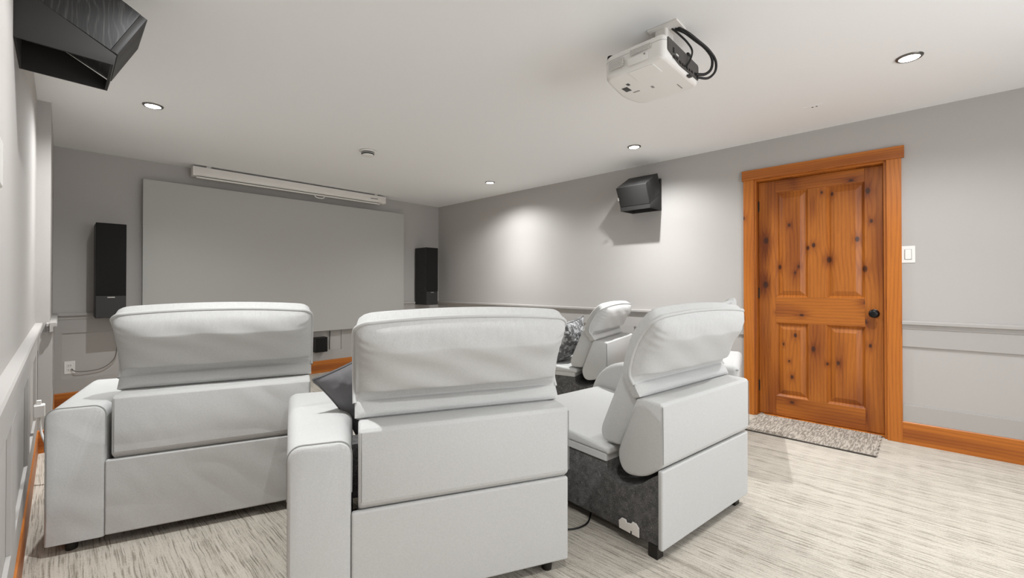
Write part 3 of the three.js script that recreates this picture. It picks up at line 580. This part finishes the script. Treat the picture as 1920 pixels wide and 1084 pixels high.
// ------------------------------------------------------------------ ceiling fittings
const sd = thing('smoke_detector', 'round white smoke detector on the ceiling', 'detector', [1.945, H, -3.69]);
const lathe = (p, s = 40) => new THREE.LatheGeometry(p.map(q => new THREE.Vector2(...q)), s);
part('detector_base', lathe([[0, 0], [0.075, 0], [0.075, -0.008], [0.060, -0.014], [0, -0.014]]), M.whitePlastic, sd);
part('vent_gap', lathe([[0, -0.014], [0.056, -0.014], [0.056, -0.034], [0, -0.030]]), M.darkPlastic, sd);
part('vent_ring', lathe([[0.050, -0.022], [0.059, -0.022], [0.059, -0.026], [0.050, -0.026]]), M.whitePlastic, sd);
part('detector_cap', lathe([[0, -0.034], [0.052, -0.034], [0.051, -0.040], [0.040, -0.047], [0, -0.049]]), M.whitePlastic, sd);
const jp = thing('ceiling_plate', 'small white ceiling plate with two dark screw holes', 'plate', [3.582, H, -0.532]);
part('plate', box(-0.022, 0.022, -0.004, 0, -0.062, 0.062, 0.0015), M.ceiling, jp);
for (const z of [-0.012, 0.012]) part('screw_hole', cyl(0.006, 0.006, 0.002, 16, 0, -0.0045, z), M.darkPlastic, jp);

// ------------------------------------------------------------------ projector
const pj = thing('projector', 'white ceiling-mounted video projector with rear cables', 'projector', [2.01, H, -0.95]);
{
  const y1 = -0.128, y0 = -0.240, hw = 0.203; // body between these heights; x -hw..hw, z +0.145 (rear) .. -0.20 (front)
  const outline = roundPoly([[-hw, 0.145, 0.035], [hw, 0.145, 0.05], [hw, -0.17, 0.06], [0.05, -0.205, 0.06], [-hw + 0.01, -0.165, 0.05]], 6);
  const sh = new THREE.Shape(outline.map(([a, b]) => new THREE.Vector2(a, -b)));
  const bg = new THREE.ExtrudeGeometry(sh, { depth: y1 - y0 - 0.04, bevelEnabled: true, bevelSize: 0.018, bevelThickness: 0.020, bevelOffset: -0.018, bevelSegments: 5 });
  bg.rotateX(-Math.PI / 2).translate(0, y0 + 0.020, 0);
  part('body', metricUV(toCreasedNormals(bg, 0.5)), M.whitePlastic, pj);
  part('parting_line', (() => { const s2 = new THREE.Shape(outline.map(([a, b]) => new THREE.Vector2(a * 1.003, -b * 1.003))); const e = new THREE.ExtrudeGeometry(s2, { depth: 0.0012, bevelEnabled: false }); e.rotateX(-Math.PI / 2).translate(0, y1 - 0.030, 0); return e; })(), M.greyPlastic, pj);
  // rear connector panel, recessed grey field with sockets
  const rp = part('rear_panel', extrude(roundPoly([[-0.178, y0 + 0.040, 0.01], [-0.06, y0 + 0.016, 0.04], [0.175, y0 + 0.022, 0.01], [0.178, y1 - 0.014, 0.02], [-0.178, y1 - 0.012, 0.008]]), 0.010, 0.002).translate(0, 0, 0.139), M.portPanel, pj);
  for (const [x, y, w, h] of [[-0.122, 0.058, 0.012, 0.022], [-0.115, 0.030, 0.018, 0.012], [-0.085, 0.034, 0.016, 0.010], [-0.05, 0.030, 0.020, 0.011], [-0.02, 0.030, 0.014, 0.010], [0.005, 0.032, 0.014, 0.010], [0.03, 0.032, 0.014, 0.010], [0.06, 0.034, 0.014, 0.010], [0.09, 0.036, 0.016, 0.010], [0.13, 0.040, 0.016, 0.012]]) part('socket', box(x - w / 2, x + w / 2, y0 + y - h / 2, y0 + y + h / 2, 0.148, 0.152, 0.001), M.black, rp);
  part('port_label', box(-0.095, -0.070, y0 + 0.048, y0 + 0.054, 0.149, 0.1505), M.whitePlastic, rp);
  // side: two printed labels and the lamp cover
  const c = document.createElement('canvas'); c.width = 256; c.height = 128; const x2 = c.getContext('2d'); x2.fillStyle = '#e3e1dc'; x2.fillRect(0, 0, 256, 128); x2.fillStyle = '#6f6b66';
  for (let r = 0; r < 11; r++) { let x = 6; while (x < 240) { const w = 6 + ((r * 37 + x * 13) % 23); x2.fillRect(x, 6 + r * 11, w, 5); x += w + 4; } }
  const lt = new THREE.CanvasTexture(c); lt.colorSpace = THREE.SRGBColorSpace; const lm = mat({ map: lt, roughness: 0.5 });
  const lab = (z, y, w, h) => { const p = new THREE.PlaneGeometry(w, h); p.rotateY(-Math.PI / 2); p.translate(-hw - 0.0012, y, z); return p; };
  part('print_label', lab(-0.095, y0 + 0.052, 0.080, 0.044), lm, pj); part('print_label', lab(0.03, y0 + 0.076, 0.105, 0.024), lm, pj);
  part('lamp_cover', extrude(roundPoly([[-0.045, y0 + 0.018, 0.01], [0.055, y0 + 0.018, 0.01], [0.055, y0 + 0.052, 0.008], [-0.045, y0 + 0.052, 0.008]]), 0.004, 0.001).rotateY(-Math.PI / 2).translate(-hw + 0.0005, 0, 0.012), M.whitePlastic, pj);
  part('lamp_cover_base', box(-hw + 0.02, -hw + 0.12, y0 - 0.0025, y0 + 0.002, -0.045, 0.08, 0.002), M.whitePlastic, pj);
  part('cover_screw', cyl(0.004, 0.004, 0.003, 12).rotateZ(Math.PI / 2).translate(-hw - 0.004, y0 + 0.046, 0.052), M.greyPlastic, pj);
  // underside: foot recesses and printed marks
  part('foot_recess', box(-0.055, -0.005, y0 - 0.0015, y0 + 0.003, -0.148, -0.118, 0.001), M.darkPlastic, pj);
  part('foot_recess', box(-0.085, -0.062, y0 - 0.0015, y0 + 0.003, -0.108, -0.094, 0.001), M.darkPlastic, pj);
  part('slot', box(0.02, 0.030, y0 - 0.0015, y0 + 0.003, -0.125, -0.090, 0.001), M.greyPlastic, pj);
  part('printed_mark', box(0.02, 0.045, y0 - 0.001, y0 + 0.002, -0.03, -0.018), M.greyPlastic, pj);
  part('printed_mark', box(0.09, 0.15, y0 - 0.001, y0 + 0.002, 0.075, 0.080), M.greyPlastic, pj);
  part('rear_tab', box(0.045, 0.075, y0 + 0.002, y0 + 0.010, 0.140, 0.156, 0.002), M.darkPlastic, pj);
  // lens knobs and top grille showing above the body
  for (const [x, z, r] of [[-0.11, -0.13, 0.022], [-0.13, -0.165, 0.016]]) part('focus_knob', cyl(r, r, 0.03, 24, x, y1 + 0.012, z), M.black, pj);
  part('top_cover', box(-0.12, 0.12, y1 - 0.003, y1 + 0.012, -0.06, 0.11, 0.006), M.darkPlastic, pj);
  const lensG = lathe([[0, 0], [0.034, 0], [0.036, -0.02], [0.030, -0.024], [0.026, -0.010], [0, -0.006]]); lensG.rotateX(Math.PI / 2).translate(0.06, (y0 + y1) / 2 + 0.01, -0.176);
  part('lens', lensG, M.black, pj);
  // mount
  part('mount_post', box(-0.03, 0.06, y1, 0, 0.015, 0.075, 0.01), M.whiteMetal, pj);
  part('mount_plate', box(-0.055, 0.055, -0.008, 0, -0.01, 0.135, 0.002), M.whiteMetal, pj);
  part('mount_arm', box(0.05, 0.115, y1 + 0.004, y1 + 0.024, -0.02, 0.125, 0.003), M.whiteMetal, pj);
  part('mount_foot', box(0.085, 0.115, y1 - 0.01, y1 + 0.026, 0.10, 0.135, 0.004), M.black, pj);
}
function cable(pts, r) { part('cable', tube(pts, r, 70, 8), M.cable, pj); }
cable([[0.01, -0.008, 0.10], [0.03, -0.03, 0.135], [0.09, -0.050, 0.16], [0.17, -0.072, 0.185], [0.215, -0.11, 0.20], [0.22, -0.155, 0.195], [0.185, -0.19, 0.178], [0.135, -0.200, 0.150]], 0.007);
cable([[0.012, -0.008, 0.115], [0.04, -0.035, 0.15], [0.10, -0.058, 0.175], [0.18, -0.082, 0.198], [0.23, -0.12, 0.212], [0.238, -0.165, 0.208], [0.205, -0.205, 0.185], [0.155, -0.208, 0.150]], 0.006);
cable([[0.0, -0.008, 0.09], [0.01, -0.05, 0.125], [0.035, -0.085, 0.15], [0.05, -0.12, 0.165], [0.035, -0.165, 0.165], [0.02, -0.205, 0.150]], 0.0045);

// ------------------------------------------------------------------ cords on the carpet
solo('floor_cord', tube([[0.80, 0.03, -2.36], [0.80, 0.006, -2.25], [0.83, 0.005, -2.14], [0.90, 0.005, -2.06], [1.02, 0.005, -2.04]], 0.004, 40, 6), M.cable, 'black cord on the carpet under the left recliners', 'cord');
solo('floor_cord', tube([[0.86, 0.02, -2.34], [0.83, 0.012, -2.26], [0.84, 0.008, -2.18], [0.90, 0.007, -2.13], [0.98, 0.007, -2.15]], 0.007, 40, 8), M.whitePlastic, 'white cord on the carpet under the left recliners', 'cord');
solo('floor_cord', tube([[1.55, 0.005, -1.24], [1.62, 0.005, -1.16], [1.70, 0.005, -1.14], [1.80, 0.006, -1.18]], 0.004, 30, 6), M.cable, 'thin black cord running under the bare-sided recliner', 'cord');

renderer.render(scene, camera);
